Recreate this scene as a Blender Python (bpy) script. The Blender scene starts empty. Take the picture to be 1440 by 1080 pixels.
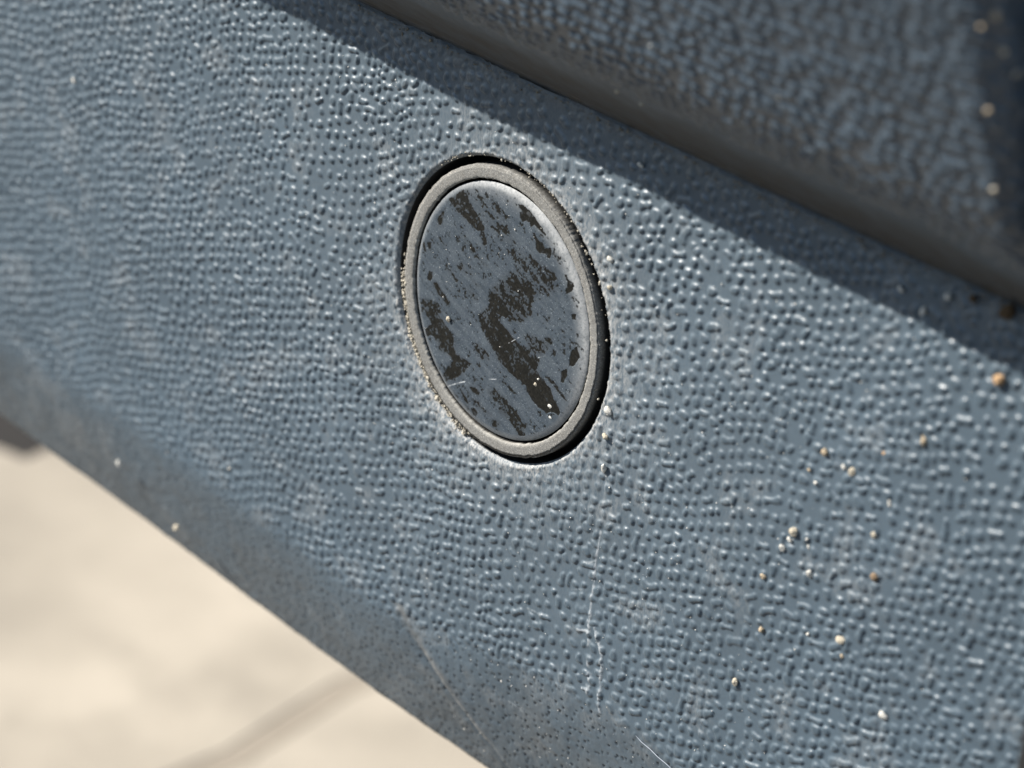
import bpy, bmesh, math, random
import numpy as np
from mathutils import Vector, Matrix

MM = 0.001
rng = np.random.default_rng(7)
random.seed(7)
scene = bpy.context.scene
col = scene.collection

# ------------------------------------------------------------------ camera
cam_data = bpy.data.cameras.new("camera")
cam = bpy.data.objects.new("camera", cam_data)
col.objects.link(cam)
R_ = Vector((0.66161, 0.7447, 0.08775)); U_ = Vector((-0.38392, 0.23589, 0.89273)); Z_ = Vector((0.64411, -0.62432, 0.44197))
C_ = Vector((131.805, -125.5, 83.577)) * MM
cam.matrix_world = Matrix(((R_.x, U_.x, Z_.x, C_.x), (R_.y, U_.y, Z_.y, C_.y), (R_.z, U_.z, Z_.z, C_.z), (0, 0, 0, 1)))
cam_data.sensor_width = 36.0
cam_data.lens = 36.0 * 3626.486 / 1440.0
cam_data.clip_start = 0.005
cam_data.clip_end = 200.0
cam_data.dof.use_dof = True
cam_data.dof.focus_distance = 0.1985
cam_data.dof.aperture_fstop = 37.0
scene.camera = cam

# ------------------------------------------------------------------ sky, sun, exposure
SUN = Vector((-0.62, -0.50, 0.60)).normalized()          # towards the sun
world = bpy.data.worlds.new("World")
scene.world = world
world.use_nodes = True
wn = world.node_tree.nodes
sky = wn.new("ShaderNodeTexSky")
sky.sky_type = 'NISHITA'
sky.sun_disc = False
sky.sun_elevation = math.asin(SUN.z)
sky.sun_rotation = math.atan2(SUN.x, SUN.y)
sky.air_density = 1.0
sky.dust_density = 0.3
sky.ozone_density = 1.6
wn["Background"].inputs[1].default_value = 0.072
world.node_tree.links.new(sky.outputs[0], wn["Background"].inputs[0])
sun_data = bpy.data.lights.new("sun", 'SUN')
sun_data.energy = 5.0
sun_data.angle = math.radians(0.53)
sun_data.color = (1.0, 0.95, 0.87)
sun = bpy.data.objects.new("sun", sun_data)
sun.rotation_euler = SUN.to_track_quat('Z', 'Y').to_euler()
sun.location = SUN * 2.0
col.objects.link(sun)
scene.view_settings.view_transform = 'Standard'
scene.view_settings.look = 'None'
scene.view_settings.gamma = 1.0
scene.view_settings.exposure = 0.90
scene.view_settings.use_curve_mapping = False
scene.cycles.use_denoising = True
scene.cycles.max_bounces = 8

# ------------------------------------------------------------------ measured shapes (millimetres on the panel: x along it, z up)
PEEL = [[0.88, 0.12, [[-7.17, 6.93], [-6.74, 7.37], [-6.17, 7.9], [-5.83, 8.31], [-5.14, 8.5], [-4.88, 8.32], [-5.06, 7.81], [-4.47, 7.53], [-4.03, 7.14], [-3.38, 6.94], [-2.96, 6.65], [-2.66, 6.1], [-3.39, 5.77], [-4.12, 5.94], [-5.17, 6.11], [-5.99, 6.36], [-6.66, 6.67]]], [0.3, 0.5, [[-4.93, 8.08], [-4.22, 8.61], [-1.91, 8.74], [-0.31, 8.41], [0.59, 7.1], [1.45, 6.34], [0.04, 5.8], [-1.59, 6.28], [-2.77, 6.39], [-3.65, 7.17]]], [0.95, 0.06, [[-8.37, 4.86], [-7.83, 5.68], [-7.6, 5.82], [-7.63, 5.37], [-7.85, 4.55], [-8.16, 4.43]]], [0.95, 0.06, [[-10.02, 2.14], [-9.71, 2.32], [-9.31, 1.67], [-9.55, 1.58]]], [0.95, 0.06, [[-9.37, 2.5], [-8.86, 2.7], [-8.83, 2.14], [-8.68, 1.91], [-9.02, 1.95]]], [0.6, 0.1, [[-5.38, 4.63], [-4.84, 4.78], [-3.67, 4.22], [-2.99, 3.81], [-3.28, 3.64], [-4.44, 4.09]]], [0.6, 0.08, [[-3.79, 3.94], [-3.14, 3.74], [-1.77, 3.37], [-2.29, 3.23], [-3.36, 3.65]]], [0.5, 0.06, [[-2.86, 5.25], [-2.43, 5.58], [-2.21, 5.05], [-2.57, 4.81]]], [0.5, 0.05, [[-8.05, 3.46], [-7.73, 3.47], [-7.1, 2.91], [-7.25, 2.85]]], [1, 0.05, [[0.75, 9.44], [1.21, 9.61], [1.9, 9.54], [2.36, 9.39], [2.93, 9.06], [3.74, 8.61], [4.29, 8.33], [4.16, 8.2], [3.4, 8.37], [2.78, 8.52], [2.44, 8.29], [2.25, 8.59], [1.88, 8.56], [1.46, 8.3], [1.12, 8.61], [1.0, 8.94], [1.28, 9.1]]], [1, 0.05, [[2.56, 7.95], [3.02, 7.86], [3.44, 7.53], [3.96, 7.51], [4.24, 7.12], [4.92, 7.5], [5.05, 7.16], [4.96, 6.7], [4.68, 6.59], [4.28, 6.82], [3.79, 6.58], [3.32, 6.77], [3.18, 7.21]]], [1, 0.05, [[6.68, 6.0], [6.89, 6.08], [7.15, 5.75], [7.73, 5.76], [7.85, 5.48], [7.51, 4.81], [7.1, 4.59], [6.92, 4.79], [7.07, 5.29], [7.11, 5.57], [6.7, 5.85]]], [0.42, 0.5, [[0.03, 5.4], [1.09, 6.02], [2.97, 6.08], [5.61, 5.8], [6.16, 4.49], [4.81, 3.52], [3.45, 2.53], [3.41, 1.74], [2.17, 0.79], [-0.15, 0.87], [-0.73, 2.33], [0.61, 3.85], [1.69, 4.38]]], [0.72, 0.35, [[-1.06, 1.91], [1.02, 3.68], [3.24, 4.11], [3.81, 3.23], [3.48, 2.32], [3.75, 1.43], [2.53, 0.33], [1.5, 0.07], [0.34, 0.05], [-0.82, 0.04], [-1.52, 0.6]]], [0.7, 0.25, [[-2.53, -1.12], [-1.22, 0.32], [-0.18, 1.3], [1.32, 1.62], [3.7, 2.01], [3.48, 1.43], [2.56, 0.33], [1.37, 0.07], [0.75, 0.32], [0.04, -0.42], [0.89, -0.97], [1.71, -1.32], [1.08, -2.2], [0.74, -2.8], [-0.13, -3.28], [-1.33, -2.52]]], [0.92, 0.15, [[-1.22, 0.04], [0.84, -0.83], [1.9, -1.24], [3.42, -1.74], [5.08, -1.61], [5.11, -1.88], [4.78, -2.75], [5.75, -3.19], [3.74, -4.04], [3.01, -4.36], [1.74, -4.15], [0.46, -3.83], [-0.12, -3.04], [-1.15, -2.33]]], [0.62, 0.25, [[2.95, -0.52], [3.96, -0.11], [4.95, -0.15], [6.11, 0.66], [6.28, -0.04], [5.59, -1.0], [5.08, -1.66], [3.5, -1.76], [3.5, -1.2]]], [1, 0.05, [[2.36, -3.79], [4.85, -2.96], [5.79, -3.18], [6.61, -3.62], [7.07, -4.27], [7.74, -4.77], [7.94, -5.08], [7.76, -5.41], [7.22, -5.33], [6.37, -5.71], [5.45, -5.65], [4.73, -5.4], [4.3, -5.07], [3.85, -4.52], [2.97, -4.32], [2.5, -4.24]]], [0.6, 0.06, [[5.95, -2.66], [6.55, -2.68], [7.51, -3.12], [8.65, -3.81], [8.36, -3.88], [7.25, -3.4], [6.3, -3.02]]], [0.88, 0.12, [[-9.09, -3.24], [-7.84, -2.63], [-6.97, -3.03], [-5.76, -3.64], [-5.05, -4.11], [-4.96, -4.83], [-4.58, -5.37], [-3.45, -5.36], [-2.63, -5.43], [-3.18, -6.24], [-3.9, -6.96], [-5.24, -8.0], [-6.13, -8.85], [-6.54, -8.85], [-6.13, -8.14], [-5.64, -7.35], [-4.9, -6.09], [-5.67, -5.77], [-6.7, -6.02], [-6.85, -5.49], [-7.73, -4.98], [-8.66, -5.54], [-8.65, -4.89], [-7.91, -4.11]]], [0.6, 0.2, [[-2.69, -3.65], [-1.94, -3.34], [-0.7, -3.75], [-0.56, -4.26], [-1.47, -4.53], [-1.99, -4.17]]], [0.5, 0.2, [[-9.65, -2.64], [-8.72, -2.1], [-7.41, -2.04], [-6.7, -2.56], [-7.6, -3.27], [-9.24, -3.35]]], [0.95, 0.05, [[-4.47, -8.86], [-3.89, -8.91], [-3.93, -9.28], [-4.5, -9.29]]], [0.95, 0.05, [[-3.65, -8.21], [-3.22, -8.38], [-2.59, -8.88], [-2.57, -9.1], [-3.16, -8.89]]], [0.9, 0.05, [[-3.12, -9.23], [-2.56, -9.16], [-2.27, -9.51], [-2.66, -9.68]]], [1, 0.05, [[-2.32, -9.17], [-1.77, -8.99], [-1.42, -9.25], [-1.52, -9.76], [-1.91, -9.82]]], [0.75, 0.08, [[-2.61, -7.42], [-1.84, -7.2], [-1.24, -7.47], [-1.46, -7.68], [-2.34, -7.71]]], [0.9, 0.05, [[-2.96, -7.86], [-2.62, -8.01], [-2.76, -8.21]]], [0.75, 0.1, [[-2.09, -8.37], [-1.39, -8.18], [-0.88, -8.48], [0.18, -8.66], [-0.67, -8.86], [-1.64, -8.76]]], [0.7, 0.15, [[-0.38, -6.75], [0.27, -6.29], [1.24, -6.45], [1.89, -6.69], [2.72, -7.08], [3.54, -7.41], [3.84, -7.86], [4.29, -7.78], [4.26, -8.72], [3.68, -9.04], [2.91, -8.51], [2.09, -8.17], [1.12, -8.01], [1.03, -7.3], [-0.07, -7.31]]], [0.85, 0.06, [[0.25, -9.22], [0.76, -8.88], [1.25, -8.95], [1.22, -9.37], [0.54, -9.62]]], [0.6, 0.05, [[1.25, -5.35], [1.71, -5.27], [2.84, -5.64], [2.48, -5.86], [1.82, -5.56]]], [1, 0.05, [[7.89, 3.21], [8.44, 3.43], [8.43, 2.99], [8.08, 2.85]]], [1, 0.05, [[8.37, 0.38], [8.94, 0.95], [9.34, 0.24], [8.69, -0.81], [8.27, -0.99], [8.29, -0.09]]], [1, 0.05, [[7.56, -1.74], [8.15, -1.15], [8.21, -1.57], [8.28, -1.77], [7.89, -2.49], [7.61, -2.56]]], [0.8, 0.06, [[5.21, 1.74], [5.68, 2.15], [5.67, 1.65], [5.39, 1.51]]], [1, 0.05, [[-8.96, -0.34], [-8.82, 0.18], [-8.38, 0.32], [-8.32, -0.2], [-8.53, -0.54], [-8.89, -0.6]]], [0.92, 0.06, [[-8.24, -0.57], [-7.69, -0.36], [-7.07, -0.75], [-6.39, -1.05], [-5.92, -1.61], [-6.23, -1.68], [-7.42, -1.23]]], [0.8, 0.08, [[-5.46, 1.94], [-4.89, 2.56], [-4.64, 2.09], [-5.02, 1.69]]], [0.7, 0.06, [[-6.66, 1.25], [-6.18, 1.32], [-5.16, 0.81], [-5.29, 0.59]]], [0.7, 0.08, [[-4.65, 1.92], [-3.49, 2.14], [-3.39, 1.96], [-4.23, 1.74]]], [0.7, 0.08, [[-3.66, 1.57], [-2.38, 1.4], [-2.83, 1.22]]], [0.7, 0.08, [[-3.85, 0.53], [-2.73, 0.46], [-2.53, 0.09], [-3.46, -0.0]]]]
CAP_SCRATCHES = [[0.05, [[-5.37, -8.87], [-4.31, -8.1], [-3.03, -7.29]]], [0.035, [[-0.63, -6.03], [0.64, -5.51]]], [0.035, [[5.09, -1.72], [5.92, -1.23]]], [0.03, [[1.61, -1.95], [3.26, -0.56]]]]
FACE_SCRATCHES = [[0.11, 0.03, 0.85, [[13.56, -13.11], [13.48, -14.66], [13.39, -15.71], [13.53, -17.17], [13.46, -18.88], [13.48, -20.61], [13.5, -21.9]]], [0.22, 0.1, 1, [[13.45, -20.43], [13.39, -21.11], [13.5, -21.84], [13.71, -22.77], [13.91, -24.63], [14.17, -25.82], [14.25, -26.97]]], [0.17, 0.11, 1, [[14.17, -21.48], [14.69, -22.25], [15.13, -23.0], [15.39, -24.17], [15.42, -25.47], [15.5, -26.55], [15.47, -27.43], [15.7, -28.43]]], [0.12, 0.08, 1, [[12.36, -22.49], [12.99, -22.3], [13.52, -22.02]]], [0.09, 0.04, 0.5, [[6.64, -23.55], [7.31, -23.47], [8.31, -23.29]]], [0.09, 0.04, 0.45, [[11.11, -19.55], [11.87, -19.11], [12.33, -18.93]]], [0.09, 0.04, 0.5, [[12.29, -16.45], [12.9, -16.15], [13.33, -15.81]]], [0.25, 0.02, 0.3, [[11.86, 7.31], [12.0, 5.93], [12.34, 3.17], [12.62, 0.35], [12.89, -1.92], [13.08, -4.23], [13.12, -6.03], [13.38, -7.74], [13.51, -10.14], [13.68, -12.86]]], [0.12, 0.09, 0.9, [[13.57, -27.34], [14.2, -27.13], [14.09, -27.52]]], [0.06, 0.02, 0.5, [[-7.33, -21.34], [-6.96, -23.88], [-6.57, -26.45]]], [0.08, 0.03, 0.6, [[5.02, -33.55], [5.73, -33.57], [6.62, -33.7]]]]
HAIR = [[20.08, -28.04], [20.74, -28.25], [21.71, -28.36], [22.61, -28.57], [23.56, -28.68], [24.52, -28.85]]
RIDGE = [[-9.34, -30.51], [-7.65, -32.04], [-5.79, -33.41], [-3.53, -35.05], [-1.64, -36.88], [0.28, -39.03], [1.05, -40.03]]
GRAINS = [
[46.79, 14.16, 0.429, "orange", "largest orange brown crumb of dirt just below the shadow edge at far right"],
[41.77, 7.6, 0.305, "tan", "elongated tan sand grain alone on the sunlit face, lower left of the orange crumb"],
[32.28, -3.97, 0.325, "cream", "large cream sand grain, biggest of the tight cluster of pale grains at lower right"],
[31.95, -4.76, 0.17, "white", "tiny white grain touching the underside of the large cream grain"],
[31.43, -5.66, 0.231, "white", "white oval grain just lower left of the large cream grain"],
[33.5, -3.95, 0.149, "white", "small slim white grain to the right of the large cream grain"],
[33.74, -4.52, 0.129, "white", "thin white sliver of a grain below the small slim white grain"],
[39.22, -0.83, 0.232, "cream", "small cream grain above the dark brown grain on the lower right face"],
[34.22, -6.36, 0.259, "white", "round white grain below the tight cluster of pale grains"],
[39.89, -3.86, 0.301, "brown", "dark brown grain with black shadow on the lower right face"],
[30.14, -8.53, 0.254, "tan", "tan grain with reddish top, leftmost of its row below the pale cluster"],
[30.71, -12.83, 0.267, "tan", "small tan grain standing alone, right of the long scratch"],
[37.93, -9.93, 0.328, "cream", "large oval cream grain low on the right side of the face"],
[38.17, -11.15, 0.169, "tan", "tiny tan grain directly below the large oval cream grain"],
[29.02, -18.26, 0.22, "cream", "small cream grain nearest to the scratch ends at the lower middle"],
[42.5, -13.68, 0.247, "white", "white grain lowest of all on the right side of the face"],
[34.9, -11.05, 0.141, "white", "tiny bright white speck left of the large oval cream grain"],
[34.06, -12.81, 0.127, "white", "faint white speck left and below the tiny bright speck"],
[33.82, 3.14, 0.264, "tan", "tan grain with dark shadow in the middle right of the face"],
[36.44, 2.79, 0.242, "cream", "oval cream grain right and below the tan shadowed grain"],
[35.6, 2.74, 0.146, "white", "tiny white ringed grain just left of the oval cream grain"],
[33.46, 0.52, 0.157, "white", "small white grain below the tan shadowed grain"],
[38.83, 5.25, 0.162, "orange", "small orange grain right of the tan shadowed grain"],
[39.93, 2.0, 0.172, "white", "white slim grain between the oval cream grain and the dark brown grain"],
[32.73, 1.19, 0.148, "tan", "faint tan grain left of the tan shadowed grain"],
[11.46, 8.93, 0.219, "white", "bright white round grain just right of the ring near its upper right"],
[11.79, 6.77, 0.199, "cream", "cream grain below the bright white one beside the ring"],
[13.03, -2.87, 0.266, "white", "white crumb right of the ring at its lower right"],
[13.05, -5.03, 0.294, "cream", "broad cream crumb in the chalky streak below the ring"],
[13.28, -7.6, 0.215, "white", "white upright crumb at the lower end of the chalky streak"],
[41.65, 17.98, 0.237, "white", "large white grain inside the shadow band at right"],
[39.91, 16.27, 0.194, "white", "upright white grain inside the shadow band near its sunlit edge"],
[37.82, 16.97, 0.176, "white", "small white grain inside the shadow band, leftmost of three"],
[43.62, 18.62, 0.271, "darkbrown", "dark brown crumb inside the shadow band at right"],
[46.44, 18.86, 0.402, "darkbrown", "tall dark brown crumb at the far right of the shadow band"],
[13.33, 17.03, 0.183, "white", "bright white speck inside the shadow band above the ring"],
[-33.1, -29.04, 0.207, "white", "white glinting grain beside the lower crease"],
[-32.5, -28.18, 0.167, "cream", "tiny cream grain above the glinting grain near the lower crease"],
[-50.71, -36.61, 0.275, "white", "blurred white speck on the lower edge at far left"],
[-40.96, -39.02, 0.296, "cream", "blurred cream speck low on the lower edge, right of the white one"],
[-59.38, -0.34, 0.237, "white", "white speck on the blurred upper left face"],
[-5.43, -2.78, 0.181, "cream", "cream glint speck on the round cap close to its left rim"],  # this and the next three: glints on the cap, added as tiny grains
[6.93, -5.12, 0.164, "white", "round white glint speck on the dark peeled patch of the cap"],
[7.14, -6.02, 0.153, "white", "white glint speck just below the dark peeled patch of the cap"],
[5.39, -3.46, 0.131, "white", "small white glint speck near the upper end of the large dark peeled patch"],
[5.15, -4.05, 0.164, "cream", "crooked cream crumb in the middle of the large dark peeled patch"]]


# ------------------------------------------------------------------ helpers
def sstep(a, b, x):
    s = np.clip((x - a) / (b - a), 0.0, 1.0)
    return s * s * (3 - 2 * s)

def vnoise(x, y, scale, seed):
    """smooth value noise in 0..1"""
    r = np.random.default_rng(seed)
    tab = r.random((256, 256))
    u = x * scale + 1000.0; v = y * scale + 1000.0
    i = np.floor(u).astype(int); j = np.floor(v).astype(int)
    fu = u - i; fv = v - j
    fu = fu * fu * (3 - 2 * fu); fv = fv * fv * (3 - 2 * fv)
    a = tab[i % 256, j % 256]; b = tab[(i + 1) % 256, j % 256]
    c = tab[i % 256, (j + 1) % 256]; d = tab[(i + 1) % 256, (j + 1) % 256]
    return (a * (1 - fu) + b * fu) * (1 - fv) + (c * (1 - fu) + d * fu) * fv

def fbm(x, y, scale, seed, n=3):
    s = 0.0; w = 0.0; a = 1.0
    for k in range(n):
        s = s + a * vnoise(x, y, scale * 2.03 ** k, seed + k); w += a; a *= 0.55
    return s / w

def seg_dist(x, y, ax, ay, bx, by):
    dx, dy = bx - ax, by - ay
    L = dx * dx + dy * dy + 1e-12
    t = np.clip(((x - ax) * dx + (y - ay) * dy) / L, 0, 1)
    return np.hypot(x - ax - t * dx, y - ay - t * dy)

def line_dist(x, y, pts):
    d = np.full(x.shape, 1e9)
    for (a, b) in zip(pts[:-1], pts[1:]):
        d = np.minimum(d, seg_dist(x, y, a[0], a[1], b[0], b[1]))
    return d

def poly_sd(x, y, pts):
    """signed distance to a polygon, positive inside"""
    d = line_dist(x, y, pts + [pts[0]])
    ins = np.zeros(x.shape, bool)
    n = len(pts)
    for k in range(n):
        ax, ay = pts[k]; bx, by = pts[(k + 1) % n]
        if ay == by: continue
        c = ((ay > y) != (by > y)) & (x < (bx - ax) * (y - ay) / (by - ay) + ax)
        ins ^= c
    return np.where(ins, d, -d)

def mesh_from(name, verts_mm, quads, attrs=None, smooth=True):
    me = bpy.data.meshes.new(name)
    nv, nf = len(verts_mm), len(quads)
    k = quads.shape[1]
    me.vertices.add(nv)
    me.vertices.foreach_set("co", (np.asarray(verts_mm, np.float32) * MM).ravel())
    me.loops.add(nf * k)
    me.loops.foreach_set("vertex_index", np.asarray(quads, np.int32).ravel())
    me.polygons.add(nf)
    me.polygons.foreach_set("loop_start", np.arange(0, nf * k, k, dtype=np.int32))
    me.polygons.foreach_set("use_smooth", np.full(nf, smooth))
    for an, av in (attrs or {}).items():
        a = me.attributes.new(an, 'FLOAT', 'POINT')
        a.data.foreach_set("value", np.asarray(av, np.float32).ravel())
    me.update(calc_edges=True)
    return me

def grid_quads(nr, nc):
    i = np.arange(nr * nc).reshape(nr, nc)
    return np.stack([i[:-1, :-1], i[:-1, 1:], i[1:, 1:], i[1:, :-1]], -1).reshape(-1, 4)

def compact(verts, quads, attrs):
    used = np.zeros(len(verts), bool); used[quads.ravel()] = True
    remap = np.cumsum(used) - 1
    return verts[used], remap[quads], {k: v[used] for k, v in attrs.items()}

def obj(name, me, mat, parent=None):
    o = bpy.data.objects.new(name, me)
    if mat: me.materials.append(mat)
    col.objects.link(o)
    if parent: o.parent = parent
    return o

def tag(o, label=None, cat=None, group=None, kind=None):
    for k, v in (("label", label), ("category", cat), ("group", group), ("kind", kind)):
        if v: o[k] = v
    return o

def empty(name, loc=(0, 0, 0)):
    o = bpy.data.objects.new(name, None)
    o.empty_display_size = 0.01
    o.location = loc
    col.objects.link(o)
    return o

def lathe(profile, n, jit=None):
    """profile: list of (radius, y) in mm, spun about the y axis; faces look to -y when the profile runs outwards"""
    th = np.linspace(0, 2 * np.pi, n, endpoint=False)
    V = []
    for k, (r, y) in enumerate(profile):
        rr = r + (jit(th, k) if jit else 0)
        V.append(np.stack([rr * np.cos(th), np.full(n, y), rr * np.sin(th)], 1))
    V = np.concatenate(V)
    Q = []
    idx = np.arange(n); nx = (idx + 1) % n
    for k in range(len(profile) - 1):
        Q.append(np.stack([k * n + idx, k * n + n + idx, k * n + n + nx, k * n + nx], 1))
    return V, np.concatenate(Q)

# ------------------------------------------------------------------ materials
class NT:
    def __init__(self, name):
        self.m = bpy.data.materials.new(name); self.m.use_nodes = True
        self.t = self.m.node_tree; self.b = self.t.nodes["Principled BSDF"]
        self.tc = self.t.nodes.new("ShaderNodeTexCoord")
    def link(self, a, b): self.t.links.new(a, b)
    def val(self, sock, v):
        if hasattr(v, "is_output"): self.link(v, sock)
        else: sock.default_value = v
    def attr(self, n):
        a = self.t.nodes.new("ShaderNodeAttribute"); a.attribute_name = n; return a.outputs["Fac"]
    def noise(self, scale, detail=3, rough=.55, dist=0.0, stretch=None):
        n = self.t.nodes.new("ShaderNodeTexNoise")
        n.inputs["Scale"].default_value = scale; n.inputs["Detail"].default_value = detail
        n.inputs["Roughness"].default_value = rough; n.inputs["Distortion"].default_value = dist
        if stretch:
            mp = self.t.nodes.new("ShaderNodeMapping"); mp.inputs["Scale"].default_value = stretch[0]
            mp.inputs["Rotation"].default_value = stretch[1]
            self.link(self.tc.outputs["Object"], mp.inputs[0]); self.link(mp.outputs[0], n.inputs["Vector"])
        else:
            self.link(self.tc.outputs["Object"], n.inputs["Vector"])
        return n.outputs["Fac"]
    def rng(self, v, a, b, c=0.0, d=1.0, clamp=True):
        n = self.t.nodes.new("ShaderNodeMapRange"); n.clamp = clamp
        self.val(n.inputs[0], v)
        for i, x in enumerate((a, b, c, d)): n.inputs[i + 1].default_value = x
        return n.outputs[0]
    def math(self, op, a, b=0.0):
        n = self.t.nodes.new("ShaderNodeMath"); n.operation = op
        self.val(n.inputs[0], a); self.val(n.inputs[1], b); return n.outputs[0]
    def mix(self, f, a, b, blend='MIX'):
        n = self.t.nodes.new("ShaderNodeMix"); n.data_type = 'RGBA'; n.blend_type = blend
        self.val(n.inputs["Factor"], f)
        for s, v in ((n.inputs[6], a), (n.inputs[7], b)):
            if isinstance(v, tuple): s.default_value = (*v, 1.0) if len(v) == 3 else v
            else: self.link(v, s)
        return n.outputs[2]
    def bump(self, h, strength, dist_mm, normal=None):
        n = self.t.nodes.new("ShaderNodeBump"); n.inputs["Strength"].default_value = strength
        n.inputs["Distance"].default_value = dist_mm * MM
        self.link(h, n.inputs["Height"])
        if normal: self.link(normal, n.inputs["Normal"])
        return n.outputs[0]
    def done(self, color=None, rough=None, normal=None, spec=None):
        if color is not None:
            if isinstance(color, tuple): self.b.inputs["Base Color"].default_value = (*color, 1)
            else: self.link(color, self.b.inputs["Base Color"])
        if rough is not None: self.val(self.b.inputs["Roughness"], rough)
        if normal is not None: self.link(normal, self.b.inputs["Normal"])
        if spec is not None: self.b.inputs["Specular IOR Level"].default_value = spec
        return self.m

def plastic(name, valley, top, grime_col, rough_v=.50, rough_t=.35):
    n = NT(name)
    g = n.attr("grain"); du = n.attr("dust"); sc = n.attr("scuff"); gr = n.attr("grime_tone")
    big = n.noise(90, 4); mid = n.noise(700, 4, .6); fine = n.noise(5200, 3, .65, 0, ((1, 1, .45), (0, .25, 0))); hi = n.noise(11000, 2, .6)
    v = n.mix(n.rng(big, .32, .68), tuple(c * .86 for c in valley), tuple(c * 1.12 for c in valley))
    v = n.mix(n.rng(mid, .35, .7, 0, .30), v, tuple(c * .72 for c in valley))
    c = n.mix(n.rng(g, .25, .8), v, top)
    c = n.mix(n.math('MULTIPLY', gr, n.rng(mid, .25, .65, .45, 1)), c, grime_col)
    dm = n.math('MULTIPLY', du, n.rng(fine, .36, .62))
    c = n.mix(dm, c, (.44, .43, .41))
    c = n.mix(n.math('MULTIPLY', sc, n.rng(fine, .25, .5)), c, (.29, .315, .335))
    c = n.mix(n.rng(hi, .4, .75, 0, .25), c, (.05, .055, .06))
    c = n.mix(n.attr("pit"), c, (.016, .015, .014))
    r = n.rng(g, .2, .9, rough_v, rough_t)
    r = n.math('ADD', r, n.math('MULTIPLY', n.math('MAXIMUM', du, n.math('MAXIMUM', gr, sc)), .25))
    nb = n.bump(fine, .35, .030)
    nb = n.bump(hi, .25, .012, nb)
    return n.done(c, r, nb, .7)

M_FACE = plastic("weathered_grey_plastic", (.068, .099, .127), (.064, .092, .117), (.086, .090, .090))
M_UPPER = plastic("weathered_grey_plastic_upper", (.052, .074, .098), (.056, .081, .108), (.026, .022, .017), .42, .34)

def m_ring():
    n = NT("dusty_ring_rubber")
    a = n.noise(300, 3); f = n.noise(4200, 3, .7); h = n.noise(9000, 2, .6)
    c = n.mix(n.rng(a, .3, .7), (.138, .136, .130), (.190, .187, .177))
    c = n.mix(n.rng(f, .44, .66, 0, .85), c, (.12, .115, .105))
    c = n.mix(n.rng(h, .52, .68, 0, .8), c, (.36, .345, .315))
    e = n.attr("edge")
    c = n.mix(n.math('MULTIPLY', e, .45), c, (.48, .46, .41))
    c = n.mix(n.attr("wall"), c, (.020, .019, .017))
    return n.done(c, .85, n.bump(f, .7, .06), .3)

def m_cap():
    n = NT("peeling_cap_film")
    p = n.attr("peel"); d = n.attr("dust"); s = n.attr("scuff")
    a = n.noise(260, 4); f = n.noise(4500, 3, .7); h = n.noise(8000, 2, .6)
    film = n.mix(n.rng(a, .3, .7), (.034, .045, .057), (.052, .067, .082))
    film = n.mix(n.rng(n.attr('smear'), .38, .68, 0, .6), film, (.076, .091, .106))
    film = n.mix(n.rng(f, .47, .66, 0, .85), film, (.040, .052, .068))
    film = n.mix(n.rng(h, .62, .74, 0, .7), film, (.26, .29, .32))
    dark = n.mix(n.rng(f, .45, .72), (.006, .006, .005), (.018, .017, .014))
    c = n.mix(p, film, dark)
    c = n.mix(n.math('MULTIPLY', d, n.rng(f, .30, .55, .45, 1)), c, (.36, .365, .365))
    c = n.mix(s, c, (.6, .62, .64))
    r = n.rng(p, 0, 1, .58, .50)
    return n.done(c, r, n.bump(f, .5, .035), .22)

def m_plain(name, c, rough, nscale=2500, var=.35, bump=.3, spec=.4):
    n = NT(name)
    f = n.noise(nscale, 4, .6)
    cc = n.mix(n.rng(f, .3, .7), tuple(x * (1 - var) for x in c), tuple(min(1, x * (1 + var)) for x in c))
    return n.done(cc, rough, n.bump(f, bump, .04), spec)

M_RING = m_ring(); M_CAP = m_cap()
M_SOCKET = m_plain("socket_black_plastic", (.018, .018, .018), .7)
M_BACK = m_plain("unpainted_backing_plastic", (.05, .05, .052), .7, 400)

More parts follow.
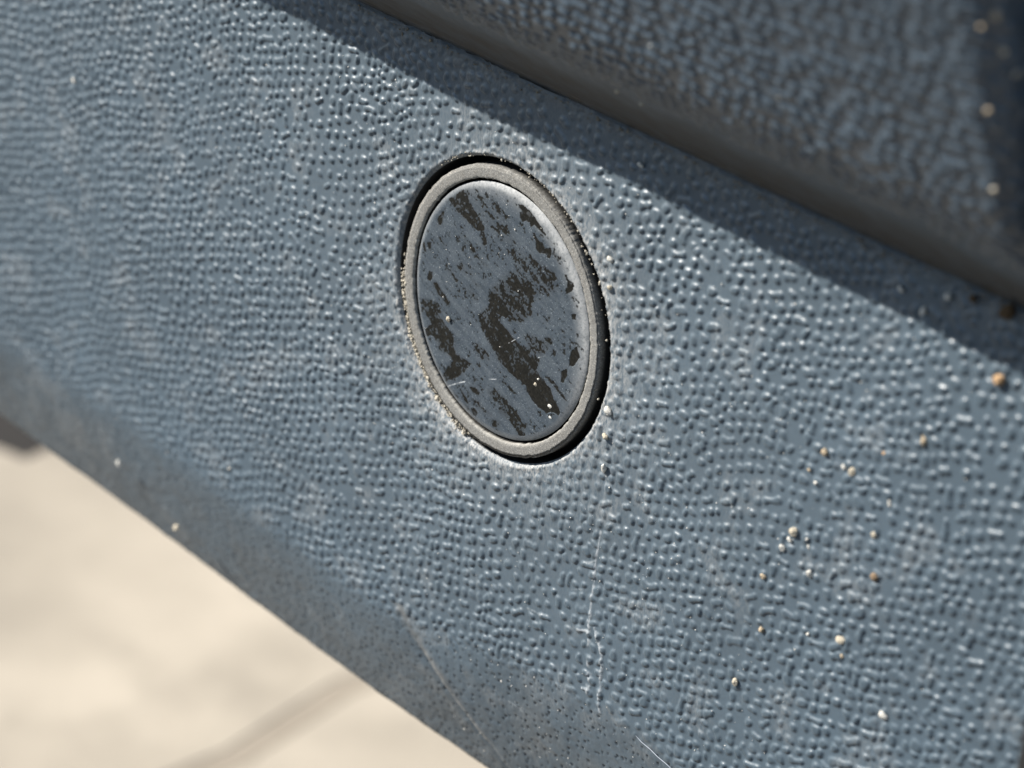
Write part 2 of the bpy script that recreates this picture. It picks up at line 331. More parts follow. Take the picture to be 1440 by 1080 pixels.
# ------------------------------------------------------------------ moulded grain: quasi-regular pimples, some of them fused
def make_bumps(x0, x1, t0, t1, pitch, seed, fuse=.12, along=False, warp=1.0, turn=0.0):
    r = np.random.default_rng(seed)
    rows = int((t1 - t0) / (pitch * .866)) + 1; cols = int((x1 - x0) / pitch) + 1
    J, I = np.meshgrid(np.arange(cols), np.arange(rows))
    px = x0 + (J + .5 * (I % 2)) * pitch; pt = t0 + I * pitch * .866
    if turn:
        cx_, ct_ = (x0 + x1) / 2, (t0 + t1) / 2; c_, s_ = math.cos(turn), math.sin(turn)
        px, pt = cx_ + (px - cx_) * c_ - (pt - ct_) * s_, ct_ + (px - cx_) * s_ + (pt - ct_) * c_
    # slow warp of the lattice so that rows bend and never line up
    wx = (vnoise(px, pt, .11, seed + 1) - .5) * 2.0 * warp + (vnoise(px, pt, .35, seed + 3) - .5) * .35
    wt = (vnoise(px, pt, .11, seed + 2) - .5) * 2.0 * warp + (vnoise(px, pt, .35, seed + 4) - .5) * .35
    px = px + wx + r.normal(0, .085, px.shape) * pitch
    pt = pt + wt + r.normal(0, .085, px.shape) * pitch
    out = []
    fused = np.zeros(px.shape, bool)
    for i in range(rows):
        for j in range(cols):
            if fused[i, j]: continue
            rad = r.uniform(.31, .41); h = r.uniform(.135, .185)
            q = r.random()
            if q < .02: continue
            ax, at = px[i, j], pt[i, j]; bx, bt = ax, at
            if q < fuse:
                k = 0 if along or r.random() < .45 else r.integers(0, 3)
                ii, jj = (i, j + 1) if k == 0 else ((i + 1, j + (i % 2)) if k == 1 else (i + 1, j - 1 + (i % 2)))
                if 0 <= ii < rows and 0 <= jj < cols and not fused[ii, jj]:
                    fused[ii, jj] = True; s = r.uniform(.45, .95)
                    bx, bt = ax + (px[ii, jj] - ax) * s, at + (pt[ii, jj] - at) * s
                    out.append((bx, bt, bx, bt, rad * r.uniform(.8, 1.0), h)); out.append((ax, at, ax, at, rad, h)); rad *= r.uniform(.62, .85); h *= .85
            elif q < (.95 if along else .75):
                a = r.normal(0, .35) if along else r.uniform(0, np.pi); l = r.uniform(.15, .40) if along else r.uniform(.05, .24)
                bx, bt = ax + l * np.cos(a), at + l * np.sin(a)
            out.append((ax, at, bx, bt, rad, h))
    return out

def stamp(bumps, xs, ts, wobble=.0):
    H = np.zeros((len(ts), len(xs)), np.float32)
    gx, gt = np.meshgrid(xs, ts)
    WX = gx + (vnoise(gx, gt, 1.35, 301) - .5) * wobble; WT = gt + (vnoise(gx, gt, 1.35, 302) - .5) * wobble
    for (ax, at, bx, bt, rad, h) in bumps:
        m = rad * 1.25 + wobble * .5
        i0, i1 = np.searchsorted(ts, (min(at, bt) - m, max(at, bt) + m))
        j0, j1 = np.searchsorted(xs, (min(ax, bx) - m, max(ax, bx) + m))
        if i1 <= i0 or j1 <= j0: continue
        X = WX[i0:i1, j0:j1]; T = WT[i0:i1, j0:j1]
        d = seg_dist(X, T, ax, at, bx, bt)
        s = np.clip((rad * 1.16 - d) / (rad * .78), 0, 1)
        v = h * (s * s * (3 - 2 * s)) * (1 - .06 * np.clip(1 - d / rad, 0, 1))
        W = H[i0:i1, j0:j1]; np.maximum(W, v, out=W)
    return H

def turn_in(xs, xr, rad):
    """columns beyond xr bend into the depth with the given radius: x, y offset, cos and sin of the turn"""
    e = np.maximum(xs - xr, 0); ph = np.minimum(e / rad, np.pi / 2)
    rest = np.maximum(e - rad * np.pi / 2, 0)
    return np.minimum(xs, xr) + rad * np.sin(ph), rad * (1 - np.cos(ph)) + rest, np.cos(ph), np.sin(ph)

def sweep(xs, ts, A, anchor_idx, Y0, Z0, xr, rad):
    """integrate the heading A(t, x) (0 = straight up) into points and normals"""
    dt = np.diff(ts)[:, None]
    Am = .5 * (A[1:] + A[:-1])
    Y = np.concatenate([np.zeros((1, len(xs))), np.cumsum(-np.sin(Am) * dt, 0)])
    Z = np.concatenate([np.zeros((1, len(xs))), np.cumsum(np.cos(Am) * dt, 0)])
    Y += Y0 - Y[anchor_idx]; Z += Z0 - Z[anchor_idx]
    X, yo, cp, sp = turn_in(xs, xr, rad)
    P = np.stack([np.broadcast_to(X, Y.shape), Y + yo, Z], -1)
    N = np.stack([np.broadcast_to(sp, Y.shape), -np.cos(A) * cp, -np.sin(A) * cp], -1)
    return P, N

bumper = empty("bumper")
tag(bumper, "weathered blue grey pimpled plastic bumper panel with a stepped ledge and round hole", "bumper")

XR, RAD = 56.0, 2.2
XR2 = 52.0
R_HOLE = 12.26
# ---- lower face with its rolled lower edge
xs = np.concatenate([np.arange(-86, -42, .15), np.arange(-42, XR, .108), XR + np.arange(0, 3.5, .12), XR + np.arange(3.5, 16, .5)])
ts = np.concatenate([np.arange(-53, -45.5, .25), np.arange(-45.5, -33, .105), np.arange(-33, 19.0, .086), [19.05, 19.12, 19.2]])
XX, TT = np.meshgrid(xs, ts)
crease = -32.2 + 3.6 * sstep(-12, 18, XX) + .5 * np.sin(XX * .11)
A = math.radians(13) * sstep(crease + 1.0, crease - 2.2, TT) if False else math.radians(13) * (1 - sstep(crease - 2.2, crease + 1.0, TT))
A = A + math.radians(9) * (1 - sstep(-44, -34, TT))
A = A + math.radians(125) * (1 - sstep(-49.0, -44.2, TT))
i0 = int(np.argmin(np.abs(ts)))
P, N = sweep(xs, ts, A, i0, 0.0, ts[i0], XR, RAD)
bumps = [b_ for b_ in make_bumps(-98, 66, -68, 51, 1.07, 11, turn=math.radians(21)) if -88 < b_[0] < 59 and -37 < b_[1] < 20]
grain = stamp(bumps, xs, ts, .36)
rr = np.hypot(XX, TT)
on_face = sstep(0, 1, (TT - crease + 1.2) / 2.4)
irregular = fbm(XX, TT, .7, 40)
fade = on_face * sstep(R_HOLE + .35, R_HOLE + 1.0, rr + (irregular - .5) * .8) * (1 - .75 * sstep(17.9, 19.0, TT))
worn = .72 + .45 * fbm(XX, TT, .10, 60)
disp = grain * fade * worn
# pits of the lower edge
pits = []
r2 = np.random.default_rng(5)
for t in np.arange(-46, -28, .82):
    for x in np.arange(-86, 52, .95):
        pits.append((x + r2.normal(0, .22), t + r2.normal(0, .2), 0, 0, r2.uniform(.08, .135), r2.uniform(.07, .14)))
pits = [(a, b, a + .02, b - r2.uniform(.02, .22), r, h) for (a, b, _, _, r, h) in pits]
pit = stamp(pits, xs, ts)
disp = disp - pit * (1 - sstep(-.9, 1.6, TT - crease)) * sstep(-47, -44.5, TT)
disp = disp + ((fbm(XX, TT, .55, 70) - .5) * .10 + (fbm(XX, TT, 1.5, 72) - .5) * .08) * (1 - on_face) + (fbm(XX, TT, .05, 75) - .5) * .5
# moulded ridge across the lower edge
rd = line_dist(XX, TT, RIDGE)
ridge = np.exp(-(rd / .55) ** 2)
side = np.where((XX - RIDGE[0][0]) * (RIDGE[-1][1] - RIDGE[0][1]) - (TT - RIDGE[0][1]) * (RIDGE[-1][0] - RIDGE[0][0]) > 0, 1, 0)
sgn = (XX - RIDGE[0][0]) * (RIDGE[-1][1] - RIDGE[0][1]) - (TT - RIDGE[0][1]) * (RIDGE[-1][0] - RIDGE[0][0])
sgn = -sgn / math.hypot(RIDGE[-1][0] - RIDGE[0][0], RIDGE[-1][1] - RIDGE[0][1])     # millimetres to the right of the fold
below = 1 - sstep(-4.5, .5, TT - crease)
disp = disp + below * (.55 * sstep(-.8, .8, sgn) * np.exp(-np.maximum(sgn, 0) / 9.0) - .18 * np.exp(-((sgn + .7) / .55) ** 2) + .12 * ridge)
# scratches: thin scraped-up burrs
scuff = np.zeros_like(XX)
for (w, h, st, pts) in FACE_SCRATCHES:
    bx0, bx1 = min(p[0] for p in pts) - 1.5, max(p[0] for p in pts) + 1.5
    bt0, bt1 = min(p[1] for p in pts) - 1.5, max(p[1] for p in pts) + 1.5
    ja, jb = np.searchsorted(xs, (bx0, bx1)); ia, ib = np.searchsorted(ts, (bt0, bt1))
    sx, st_ = XX[ia:ib, ja:jb], TT[ia:ib, ja:jb]
    wob = (fbm(sx, st_, 1.6, 81) - .5) * .035
    d = line_dist(sx + wob, st_ + wob, pts)
    ww = w * (.6 + .8 * vnoise(sx, st_, 2.5, 83))
    m = np.clip(1.35 - d / ww, 0, 1)
    m = m * m * (3 - 2 * m)
    m = m * (.35 + .65 * sstep(.34, .54, fbm(sx, st_, 2.6, 86)))
    if w > .2: m = m * sstep(.38, .62, fbm(sx, st_, 1.6, 85))
    scuff[ia:ib, ja:jb] = np.maximum(scuff[ia:ib, ja:jb], m * st)
    disp[ia:ib, ja:jb] += m * h * (.6 + .8 * vnoise(sx, st_, 5, 84))
# edge of the hole: small rounded shoulder with a ragged burr
lipd = np.clip(1 - (rr - R_HOLE) / .40, 0, 1)
ang = np.arctan2(TT, XX)
burr = np.exp(-((rr - R_HOLE - .28) / .22) ** 2) * sstep(.45, .7, fbm(XX, TT, 2.6, 90))
disp = disp - .34 * lipd ** 2 + burr * .10
# groove where the step begins
disp = disp - .30 * np.exp(-((TT - 19.25) / .16) ** 2) * (.3 + 1.2 * vnoise(XX, TT * 0, .8, 310)) - .10 * sstep(.52, .7, fbm(XX, TT, 2.2, 311)) * sstep(17.6, 18.8, TT)
P = P + N * disp[..., None]
# dust and grime
up_right = .5 + .5 * np.cos(ang - math.radians(35)); low_left = .5 + .5 * np.cos(ang - math.radians(235)); right = .5 + .5 * np.cos(ang - math.radians(-15))
halo = np.exp(-np.maximum(rr - R_HOLE, 0) / (.5 + 1.5 * irregular))
dust = halo * (.12 + .58 * np.maximum(up_right ** 3, low_left ** 4)) + .30 * np.exp(-np.maximum(rr - R_HOLE, 0) / 2.5) * right
dust = np.clip(dust, 0, 1) * (1 - np.clip(grain * 4.0, 0, 1) * fade) + burr * .5
dust = np.clip(dust + .75 * np.exp(-((sgn - .25) / .45) ** 2) * below * (TT < RIDGE[0][1]) * sstep(.3, .6, irregular) + .10 * np.exp(-(rr / 26) ** 2) + .16 * sstep(.55, .8, fbm(XX, TT, .35, 95)), 0, 1)  # pale streak put on the fold's sunlit slope; paler tone around the sensor
grime_tone = .12 * np.exp(-((TT - crease + .8) / 1.6) ** 2) * sstep(.3, .6, irregular) + .9 * ridge * (TT < -31) + .85 * sstep(17.8, 19.3, TT + (irregular - .5) * .8)
grime_tone = grime_tone + .15 * (1 - sstep(-48, -43, TT)) + (1 - on_face) * (.18 + .40 * sstep(.35, .7, fbm(XX, TT, .25, 97))) * (1 - sstep(-6.5, 1.0, TT - crease + (irregular - .5) * 2.5))  # grey tone laid over the whole lower edge
grime_tone = np.clip(grime_tone, 0, 1)
gn = np.clip(grain / .155, 0, 1) * fade 

nr, nc = XX.shape
V = P.reshape(-1, 3)
Q = grid_quads(nr, nc)
rq = rr.reshape(-1)
keep = (rq[Q] > R_HOLE).any(1)
Q = Q[keep]
ins = rq < R_HOLE
k = np.where(ins, R_HOLE / np.maximum(rq, 1e-6), 1.0)
V[:, 0] *= np.where(ins, k, 1); V[:, 2] *= np.where(ins, k, 1)
V[ins, 1] = .34
at = {"grain": gn.reshape(-1), "dust": dust.reshape(-1), "scuff": scuff.reshape(-1), "grime_tone": grime_tone.reshape(-1), "pit": (np.clip(pit / .09, 0, 1) * .6 * (1 - sstep(-.9, 1.6, TT - crease))).reshape(-1)}
tq = TT.reshape(-1)[Q].mean(1)
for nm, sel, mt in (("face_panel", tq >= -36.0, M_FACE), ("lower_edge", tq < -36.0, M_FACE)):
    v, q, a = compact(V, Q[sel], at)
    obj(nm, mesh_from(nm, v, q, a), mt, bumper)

# ---- step and upper panel
xs2 = np.concatenate([np.arange(-118, -32, .6), np.arange(-32, XR2, .15), XR2 + np.arange(0, 3.5, .15), XR2 + np.arange(3.5, 22, .6)])
STEP_L = 15.6
ts2 = np.concatenate([np.arange(0, 1.2, .08), np.arange(1.2, 6.0, .2), np.arange(6.0, STEP_L + 30, .135)])
X2, T2 = np.meshgrid(xs2, ts2)
A2 = math.radians(52) * sstep(0, .9, T2) - math.radians(27) * sstep(STEP_L - 5.0, STEP_L + 3.4, T2)
P2, N2 = sweep(xs2, ts2, A2, 0, 0.0, 19.2, XR2, RAD)
bumps2 = make_bumps(-36, 58, 6, STEP_L + 33, 1.12, 23, .20, True, .55)
g2 = stamp(bumps2, xs2, ts2, .34)
edge_n = fbm(X2, T2, .5, 120)
f2 = sstep(7.5, 12.0, T2 + (edge_n - .5) * 2.0)
d2 = g2 * f2 * 1.25 + (fbm(X2 * .25, T2, 1.6, 130) - .5) * .10 * (1 - f2) + (fbm(X2, T2, .06, 131) - .5) * .5 * sstep(0, 6, T2)
d2 = d2 - .30 * np.exp(-((T2 - .05) / .16) ** 2)
P2 = P2 + N2 * d2[..., None]
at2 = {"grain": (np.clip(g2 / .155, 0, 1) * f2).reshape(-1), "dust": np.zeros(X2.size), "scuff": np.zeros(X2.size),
       "grime_tone": np.clip((1 - sstep(4.5, 10.5, T2 + (edge_n - .5) * 3.0)) + 0 * X2, 0, 1).reshape(-1)}
V2 = P2.reshape(-1, 3); Q2 = grid_quads(*X2.shape); tq2 = T2.reshape(-1)[Q2].mean(1)
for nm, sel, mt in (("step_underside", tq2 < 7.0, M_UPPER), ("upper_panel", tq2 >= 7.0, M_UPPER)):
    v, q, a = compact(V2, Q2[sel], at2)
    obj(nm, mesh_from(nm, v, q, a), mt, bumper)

# ---- socket behind the hole
Vs, Qs = lathe([(R_HOLE + .01, .30), (R_HOLE + .01, 6.5), (.02, 6.52)], 360)
obj("sensor_socket", mesh_from("sensor_socket", Vs, Qs), M_SOCKET, bumper)

# ---- added block out of view that keeps sky light off the right end
bm = bmesh.new(); bmesh.ops.create_cube(bm, size=1.0)
for v_ in bm.verts: v_.co = Vector(((62.6 + v_.co.x * 3.2) * MM, (4 + v_.co.y * 34) * MM, (4 + v_.co.z * 118) * MM))
bmesh.ops.bevel(bm, geom=bm.edges[:], offset=1.2 * MM, segments=3, affect='EDGES')
me = bpy.data.meshes.new("sky_blocker"); bm.to_mesh(me); bm.free()
obj("sky_blocker", me, M_SOCKET, bumper)

# ---- added unseen backing: gives the moulding thickness and stops light leaking through gaps
bm = bmesh.new()
prof = [(7.2, -40), (7.2, 24), (-3.5, 33), (-14, 60), (-11, 60), (0, 36), (12, 24), (12, -40)]
xa, xb = -118, 53
ra = [bm.verts.new((xa * MM, y * MM, z * MM)) for y, z in prof]; rb = [bm.verts.new((xb * MM, y * MM, z * MM)) for y, z in prof]
for i in range(len(prof)):
    j = (i + 1) % len(prof); bm.faces.new((ra[i], ra[j], rb[j], rb[i]))
bm.faces.new(ra[::-1]); bm.faces.new(rb)
me = bpy.data.meshes.new("light_leak_backing"); bm.to_mesh(me); bm.free()
obj("light_leak_backing", me, M_BACK, bumper)

# ------------------------------------------------------------------ parking sensor: ring and cap, seated slightly askew in the hole
sensor = empty("parking_sensor", (.06 * MM, 0, 0))
ax = Vector((.45, 0, .9)).normalized()
sensor.rotation_mode = 'QUATERNION'
from mathutils import Quaternion
sensor.rotation_quaternion = Quaternion(ax, math.radians(-1.35))
tag(sensor, "round parking sensor with dusty tan ring and peeling blue grey cap in the bumper", "sensor")
RI, RO = 10.52, 11.64
prof = [(RI, 3.0), (RI, 1.0), (RI, .25), (RI + .02, .06), (RI + .06, -.03), (RI + .14, -.08), (RI + .32, -.10), (RI + .55, -.10), (RI + .8, -.10), (RI + 1.0, -.10), (RO - .14, -.095),
        (RO - .06, -.07), (RO - .015, .0), (RO, .10), (RO, .6), (RO, 3.0)]
def ring_jit(th, k):
    a = 0 if k < 2 or k > 13 else 1
    n1 = vnoise(th * 11.8, th * 0 + k * (.0), 1.7, 151) - .5; n2 = vnoise(th * 11.8, th * 0, 5.0, 152) - .5
    return a * (n1 * .06 + n2 * .06)
Vr, Qr = lathe(prof, 1400, ring_jit)
rad_r = np.hypot(Vr[:, 0], Vr[:, 2])
Vr[:, 1] += (fbm(Vr[:, 0], Vr[:, 2], 2.2, 155) - .5) * .05
edge = np.clip(1 - (rad_r - RI) / .18, 0, 1)
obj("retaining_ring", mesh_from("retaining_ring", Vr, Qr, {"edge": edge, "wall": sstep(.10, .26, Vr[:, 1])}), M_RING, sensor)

RC = 10.30
g = np.arange(-RC - .1, RC + .101, .048)
GX, GZ = np.meshgrid(g, g)
gr_ = np.hypot(GX, GZ); gth = np.arctan2(GZ, GX)
wx = (fbm(GX, GZ, 3.0, 201) - .5) * .16; wz = (fbm(GX, GZ, 3.0, 207) - .5) * .16
peel = np.zeros_like(GX)
# streaky noise that runs down the wiping direction of the film
ca, sa = math.cos(math.radians(-20)), math.sin(math.radians(-20))
sxn = fbm((GX * ca + GZ * sa) * .28, (-GX * sa + GZ * ca), 3.2, 220)
spk = .55 * vnoise(GX, GZ, 7.5, 230) + .45 * vnoise(GX, GZ, 4.0, 232)
mixn = .48 * sxn + .52 * spk
lo, hi_ = np.quantile(mixn, .02), np.quantile(mixn, .98)
rank = np.interp(mixn, np.quantile(mixn, np.linspace(0, 1, 101)), np.linspace(0, 1, 101))
for (cov, soft, pts) in PEEL:
    sd = poly_sd(GX + wx - .20, GZ + wz + .08, pts)
    m = np.clip(sd / soft + .5, 0, 1) * cov if cov < .97 else np.clip(sd / .05 + .5, 0, 1) * 1.05
    peel = np.maximum(peel, sstep(-.20, .20, m - rank))
    if cov < .97: peel = np.maximum(peel, .50 * np.clip(sd / .5 + .5, 0, 1) * cov * (.5 + .9 * sxn))
peel = np.maximum(peel, sstep(-.05, .05, .045 - rank))
peel *= sstep(0, .12, RC - .35 - gr_)
sc = np.zeros_like(GX)
for (w, pts) in CAP_SCRATCHES:
    d = line_dist(GX + wx * .3, GZ + wz * .3, pts); sc = np.maximum(sc, .75 * np.clip(1.2 - d / w, 0, 1) * sstep(.3, .55, fbm(GX, GZ, 3.0, 260)))
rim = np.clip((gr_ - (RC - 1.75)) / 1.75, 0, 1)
rim_pale = np.clip(1.5 * rim ** 1.6 * np.clip(np.cos(gth - math.radians(48)), 0, 1) ** 1.5 + .55 * np.clip((gr_ - RC + .6) / .6, 0, 1), 0, 1) * (1 - peel) * (.55 + .6 * fbm(GX, GZ, 1.5, 240))  # film paler towards the rim, strongest at the upper right
GY = -.13 + .10 * (gr_ / RC) ** 2 + .20 * np.clip((gr_ - (RC - .65)) / .65, 0, 1) ** 2.2 + .028 * peel + (fbm(GX, GZ, .35, 250) - .5) * .10
Vc = np.stack([GX, GY, GZ], -1).reshape(-1, 3)
Qc = grid_quads(*GX.shape)
rc = gr_.reshape(-1)
Qc = Qc[(rc[Qc] < RC).any(1)]
out_ = rc > RC
kk = np.where(out_, RC / np.maximum(rc, 1e-6), 1)
Vc[:, 0] *= kk; Vc[:, 2] *= kk; Vc[out_, 1] = .19
v, q, a = compact(Vc, Qc, {"peel": peel.reshape(-1), "dust": np.clip(rim_pale, 0, 1).reshape(-1), "scuff": np.clip(sc, 0, 1).reshape(-1), "smear": sxn.reshape(-1)})
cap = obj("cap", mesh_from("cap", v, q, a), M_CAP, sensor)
cap["label"] = "blue grey cap film with dark peeled streaks"
Vk, Qk = lathe([(RC, 3.0), (RC, .5)], 360)
obj("cap_skirt", mesh_from("cap_skirt", Vk, Qk), M_SOCKET, cap)

# ------------------------------------------------------------------ sand grains, crumbs, dust and glint specks
def rock_mesh(name, seed, sub=2):
    bm = bmesh.new(); bmesh.ops.create_icosphere(bm, subdivisions=sub, radius=1.0)
    r = random.Random(seed)
    dirs = [Vector((r.gauss(0, 1), r.gauss(0, 1), r.gauss(0, 1))).normalized() for _ in range(12)]
    amp = [r.uniform(-.38, .30) for _ in dirs]
    for v_ in bm.verts:
        n_ = v_.co.normalized(); s = 1.0
        for d_, a_ in zip(dirs, amp): s += a_ * max(0, n_.dot(d_)) ** 4
        v_.co = n_ * (s + r.uniform(-.14, .14))
    for f_ in bm.faces: f_.smooth = False
    me_ = bpy.data.meshes.new(name); bm.to_mesh(me_); bm.free(); return me_

GC = {"cream": (.52, .46, .36), "white": (.60, .58, .53), "tan": (.42, .34, .24), "brown": (.24, .17, .11), "orange": (.46, .30, .17), "darkbrown": (.10, .065, .035)}
GM = {k_: m_plain("sand_" + k_, c_, .8, 6000, .35, .7, .2) for k_, c_ in GC.items()}
base_rocks = {}
for k_ in GC:
    base_rocks[k_] = []
    for s_ in range(3):
        me_ = rock_mesh("sand_grain", hash_ if False else (ord(k_[0]) * 7 + s_)); me_.materials.append(GM[k_]); base_rocks[k_].append(me_)
UPPER_GRAINS = [      # x and distance t up the moulding from the groove
    [16.8, 9.0, .17, "cream", "bright cream speck on the blurred lip, left of a matching pair above the ring"],
    [18.9, 8.5, .14, "cream", "cream speck on the blurred lip, right of a matching pair above the ring"],
    [32.0, 20.5, .09, "white", "white blurred speck high on the upper panel near its middle"],
    [25.3, 18.4, .09, "white", "tiny white speck on the upper panel, leftmost of its specks"],
    [36.3, 18.6, .10, "white", "white blurred speck on the upper panel just above the brown band"],
    [54.2, 28.5, .24, "cream", "largest cream blurred speck in the dark strip at the upper right corner"],
    [54.1, 31.1, .26, "tan", "tan blurred crumb at the very top right of the upper panel"],
    [53.4, 30.1, .22, "tan", "tan blurred crumb left and below the topmost tan crumb"],
    [54.9, 27.1, .20, "cream", "cream speck nearest the right border, below the largest cream speck"],
    [53.0, 24.5, .18, "tan", "small tan crumb halfway down the dark right edge of the upper panel"],
    [52.7, 18.7, .20, "cream", "cream speck low on the dark right edge of the upper panel"],
]
rg = random.Random(3)
def put_grain(x, y, z, r, colr, label):
    o = bpy.data.objects.new("sand_grain" if colr not in ("orange", "darkbrown", "brown") else "dirt_crumb", rg.choice(base_rocks[colr]))
    col.objects.link(o)
    sx = rg.uniform(.80, 1.0); sz = rg.uniform(.95, 1.2)
    if "upright" in label or "tall" in label: sz = 1.7
    if "elongated" in label or "slim" in label or "sliver" in label: sx, sz = .62, 1.35
    o.scale = (r * sx * 1.25 * MM, r * .75 * MM, r * sz * MM)
    o.location = (x * MM, y * MM, z * MM); o.rotation_euler = (rg.uniform(-.3, .3), rg.uniform(-.5, .5), rg.uniform(-.3, .3))
    tag(o, label, "sand grain" if o.name.startswith("sand") else "dirt crumb", "loose grains on the bumper")
for (x, z, r, colr, label) in GRAINS:
    yb = -.10 if math.hypot(x, z) > RO else -.14
    put_grain(x, yb - .30 * r, z, r, colr, label)
for (x, tt_, r, colr, label) in UPPER_GRAINS:
    p_ = P2[int(np.argmin(abs(ts2 - tt_))), int(np.argmin(abs(xs2 - x)))]
    put_grain(p_[0], p_[1] - .08, p_[2], r, colr, label)

def lumps(name, items, mat, label, cat):
    """many specks nobody could count, joined into one mesh; items: (x, y, z, r)"""
    bm = bmesh.new(); bmesh.ops.create_icosphere(bm, subdivisions=1, radius=1.0)
    bv = np.array([v_.co[:] for v_ in bm.verts]); bf = np.array([[l.index for l in f_.verts] for f_ in bm.faces]); bm.free()
    VV, FF = [], []
    r = np.random.default_rng(len(items))
    for k_, (x, y, z, rad) in enumerate(items):
        s = rad * (1 + r.normal(0, .22, (len(bv), 1))) * np.array([r.uniform(.7, 1.3), r.uniform(.5, .9), r.uniform(.7, 1.3)])
        VV.append(bv * s + (x, y, z)); FF.append(bf + k_ * len(bv))
    o = obj(name, mesh_from(name, np.concatenate(VV), np.concatenate(FF), smooth=True), mat)
    return tag(o, label, cat, kind="stuff")

M_GAPDIRT = m_plain("packed_gap_dirt", (.40, .365, .30), .9, 7000, .35, .6)
M_DUST_GLINTS = m_plain("fine_dust_and_glints", (.66, .63, .58), .25, 6000, .25, .3, .6)
items = []
r5 = np.random.default_rng(77)
for _ in range(760):
    if r5.random() < .97: th = math.radians(r5.choice([190, 199, 207, 214, 222, 229, 240, 252]) + r5.normal(0, 4.5)); rad = r5.normal(11.95, .15)
    else: th = math.radians(r5.normal(42, 17)); rad = r5.normal(12.12, .15)
    tilt = (math.cos(th) * .9 - math.sin(th) * .45) * -.4
    items.append((.14 + rad * math.cos(th), tilt * .6 + r5.uniform(-.02, .30), -.06 + rad * math.sin(th), abs(r5.normal(.045, .045)) + .02))
for _ in range(90):
    th = math.radians(r5.uniform(55, 130)); rad = R_HOLE + abs(r5.normal(.12, .18))
    items.append((rad * math.cos(th), r5.uniform(-.02, .12), rad * math.sin(th), abs(r5.normal(.03, .02)) + .015))
lumps("gap_dirt", items, M_GAPDIRT, "pale dry dirt packed in the gap around the sensor ring", "dirt")
items = []
for _ in range(2600):  # white specks: fine dust, many standing in for sun glints on the pimples
    x = r5.uniform(-60, 50); z = r5.uniform(-44, 15)
    if math.hypot(x, z) < R_HOLE + .2: continue
    if r5.random() > .35 + .65 * (x + 60) / 110: continue
    yb = 0.0 if z > -32 else (-32 - z) * .28
    items.append((x, yb - r5.uniform(.0, .1), z, abs(r5.normal(.020, .018)) + .012))
for _ in range(60):
    a_ = r5.uniform(0, 6.28); rr_ = 9.6 * math.sqrt(r5.random())
    items.append((rr_ * math.cos(a_), -.16 + .2 * (rr_ / 10) ** 2 - .01, rr_ * math.sin(a_), abs(r5.normal(.03, .014)) + .012))
lumps("dust", items, M_DUST_GLINTS, "fine white dust and sun glints set as specks over the bumper face", "dust")

items = []
for _ in range(420):
    x = r5.uniform(-32, 52); z = 19.15 - abs(r5.normal(0, .35))
    items.append((x, r5.uniform(-.25, .05), z, abs(r5.normal(.035, .03)) + .015))
lumps("groove_dirt", items, m_plain("groove_grit", (.17, .14, .10), .7, 6000, .5, .5), "dark grit lodged along the groove under the step", "dirt")

# one fine fibre lying on the face at the bottom
def tube(name, pts, rad, sides=8):
    VV, FF = [], []
    n = len(pts)
    for k_, p_ in enumerate(pts):
        d_ = (Vector(pts[min(k_ + 1, n - 1)]) - Vector(pts[max(k_ - 1, 0)])).normalized()
        a_ = d_.cross(Vector((0, 1, 0))).normalized(); b_ = d_.cross(a_)
        r_ = rad * (1 if 0 < k_ < n - 1 else .35)
        for s_ in range(sides):
            w_ = 2 * math.pi * s_ / sides; VV.append(Vector(p_) + a_ * r_ * math.cos(w_) + b_ * r_ * math.sin(w_))
    for k_ in range(n - 1):
        for s_ in range(sides):
            FF.append((k_ * sides + s_, k_ * sides + (s_ + 1) % sides, (k_ + 1) * sides + (s_ + 1) % sides, (k_ + 1) * sides + s_))
    return mesh_from(name, np.array([v_[:] for v_ in VV]), np.array(FF))
fo = obj("fibre", tube("fibre", [(x, -.24, z) for x, z in HAIR], .035), m_plain("fibre_white", (.30, .33, .38), .4, 3000, .1, .0))
tag(fo, "thin shiny white fibre lying on the face at the bottom edge of the picture", "fibre")

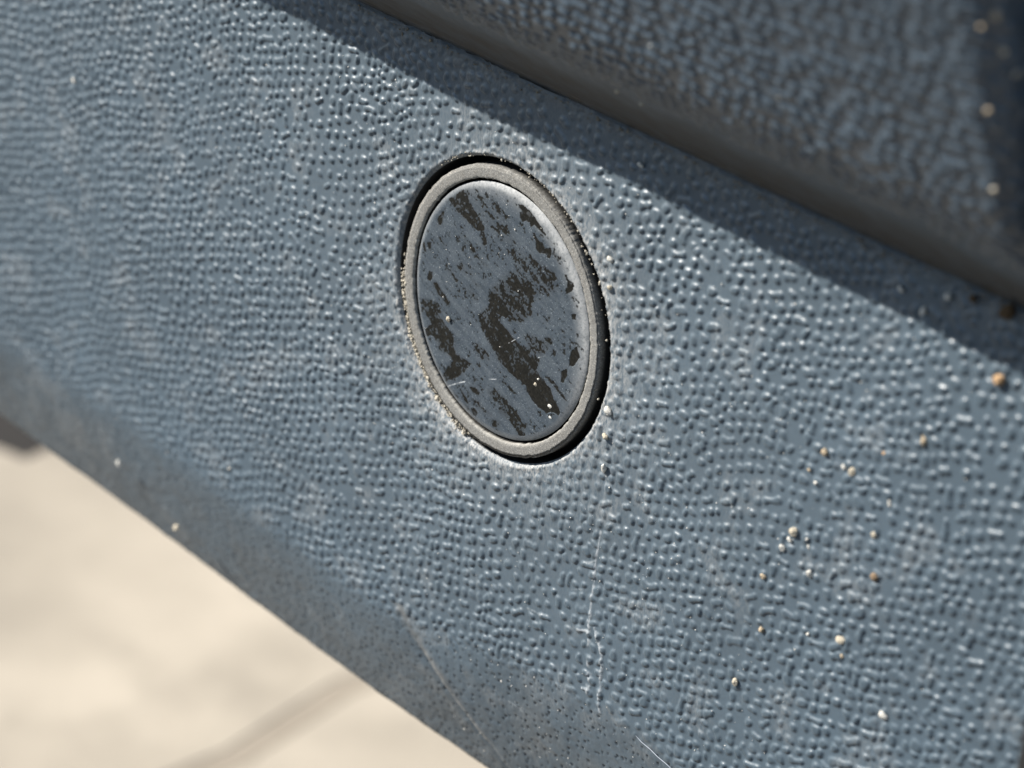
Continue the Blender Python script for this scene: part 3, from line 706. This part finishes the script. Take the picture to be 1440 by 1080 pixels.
# ------------------------------------------------------------------ ground: pale concrete slabs on a darker base
GZ0 = -.230
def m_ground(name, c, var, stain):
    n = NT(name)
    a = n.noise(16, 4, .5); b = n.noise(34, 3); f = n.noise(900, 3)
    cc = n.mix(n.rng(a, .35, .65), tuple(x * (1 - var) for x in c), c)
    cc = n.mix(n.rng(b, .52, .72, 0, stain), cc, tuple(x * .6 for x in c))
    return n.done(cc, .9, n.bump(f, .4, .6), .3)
M_DARK_GROUND = m_ground("dark_ground", (.040, .036, .032), .3, .4)  # base beyond the slabs, kept dark to cut warm bounce light
M_SLAB = m_ground("pale_concrete", (.46, .40, .315), .30, .5)
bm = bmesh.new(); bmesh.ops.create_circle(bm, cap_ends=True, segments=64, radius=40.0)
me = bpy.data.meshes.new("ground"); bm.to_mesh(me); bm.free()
gd = obj("ground", me, M_DARK_GROUND); gd.location = (0, 0, GZ0 - .012); tag(gd, kind="structure")
M_FILL = m_ground("joint_sand", (.335, .285, .22), .2, .2)
SL = [[[-221, -80], [700, -80], [700, 1500], [-239, 1500], [-230, 185], [-222, 150]], [[-227, -80], [-228, 150], [-236, 185], [-245, 1500], [-600, 1500], [-360, 184], [-700, 80], [-700, -80]]]
JOINT = [[-221, -80], [-222, 150], [-230, 185], [-239, 1500], [-245, 1500], [-236, 185], [-228, 150], [-227, -80]]
me = bpy.data.meshes.new("joint_filler"); me.from_pydata([(x * MM, y * MM, .01135) for x, y in JOINT], [], [list(range(8))])
obj("joint_filler", me, M_FILL, gd)
for pts in SL:
    bm = bmesh.new()
    f_ = bm.faces.new([bm.verts.new((x * MM, y * MM, 0)) for x, y in pts])
    ex = bmesh.ops.extrude_face_region(bm, geom=[f_])
    bmesh.ops.translate(bm, verts=[e for e in ex["geom"] if isinstance(e, bmesh.types.BMVert)], vec=(0, 0, .0115))
    bmesh.ops.recalc_face_normals(bm, faces=bm.faces)
    top = [e for e in bm.edges if all(v_.co.z > .01 for v_ in e.verts)]
    bmesh.ops.bevel(bm, geom=top, offset=.0005, segments=2, affect='EDGES')
    me = bpy.data.meshes.new("concrete_slab"); bm.to_mesh(me); bm.free()
    o = obj("concrete_slab", me, M_SLAB, gd)
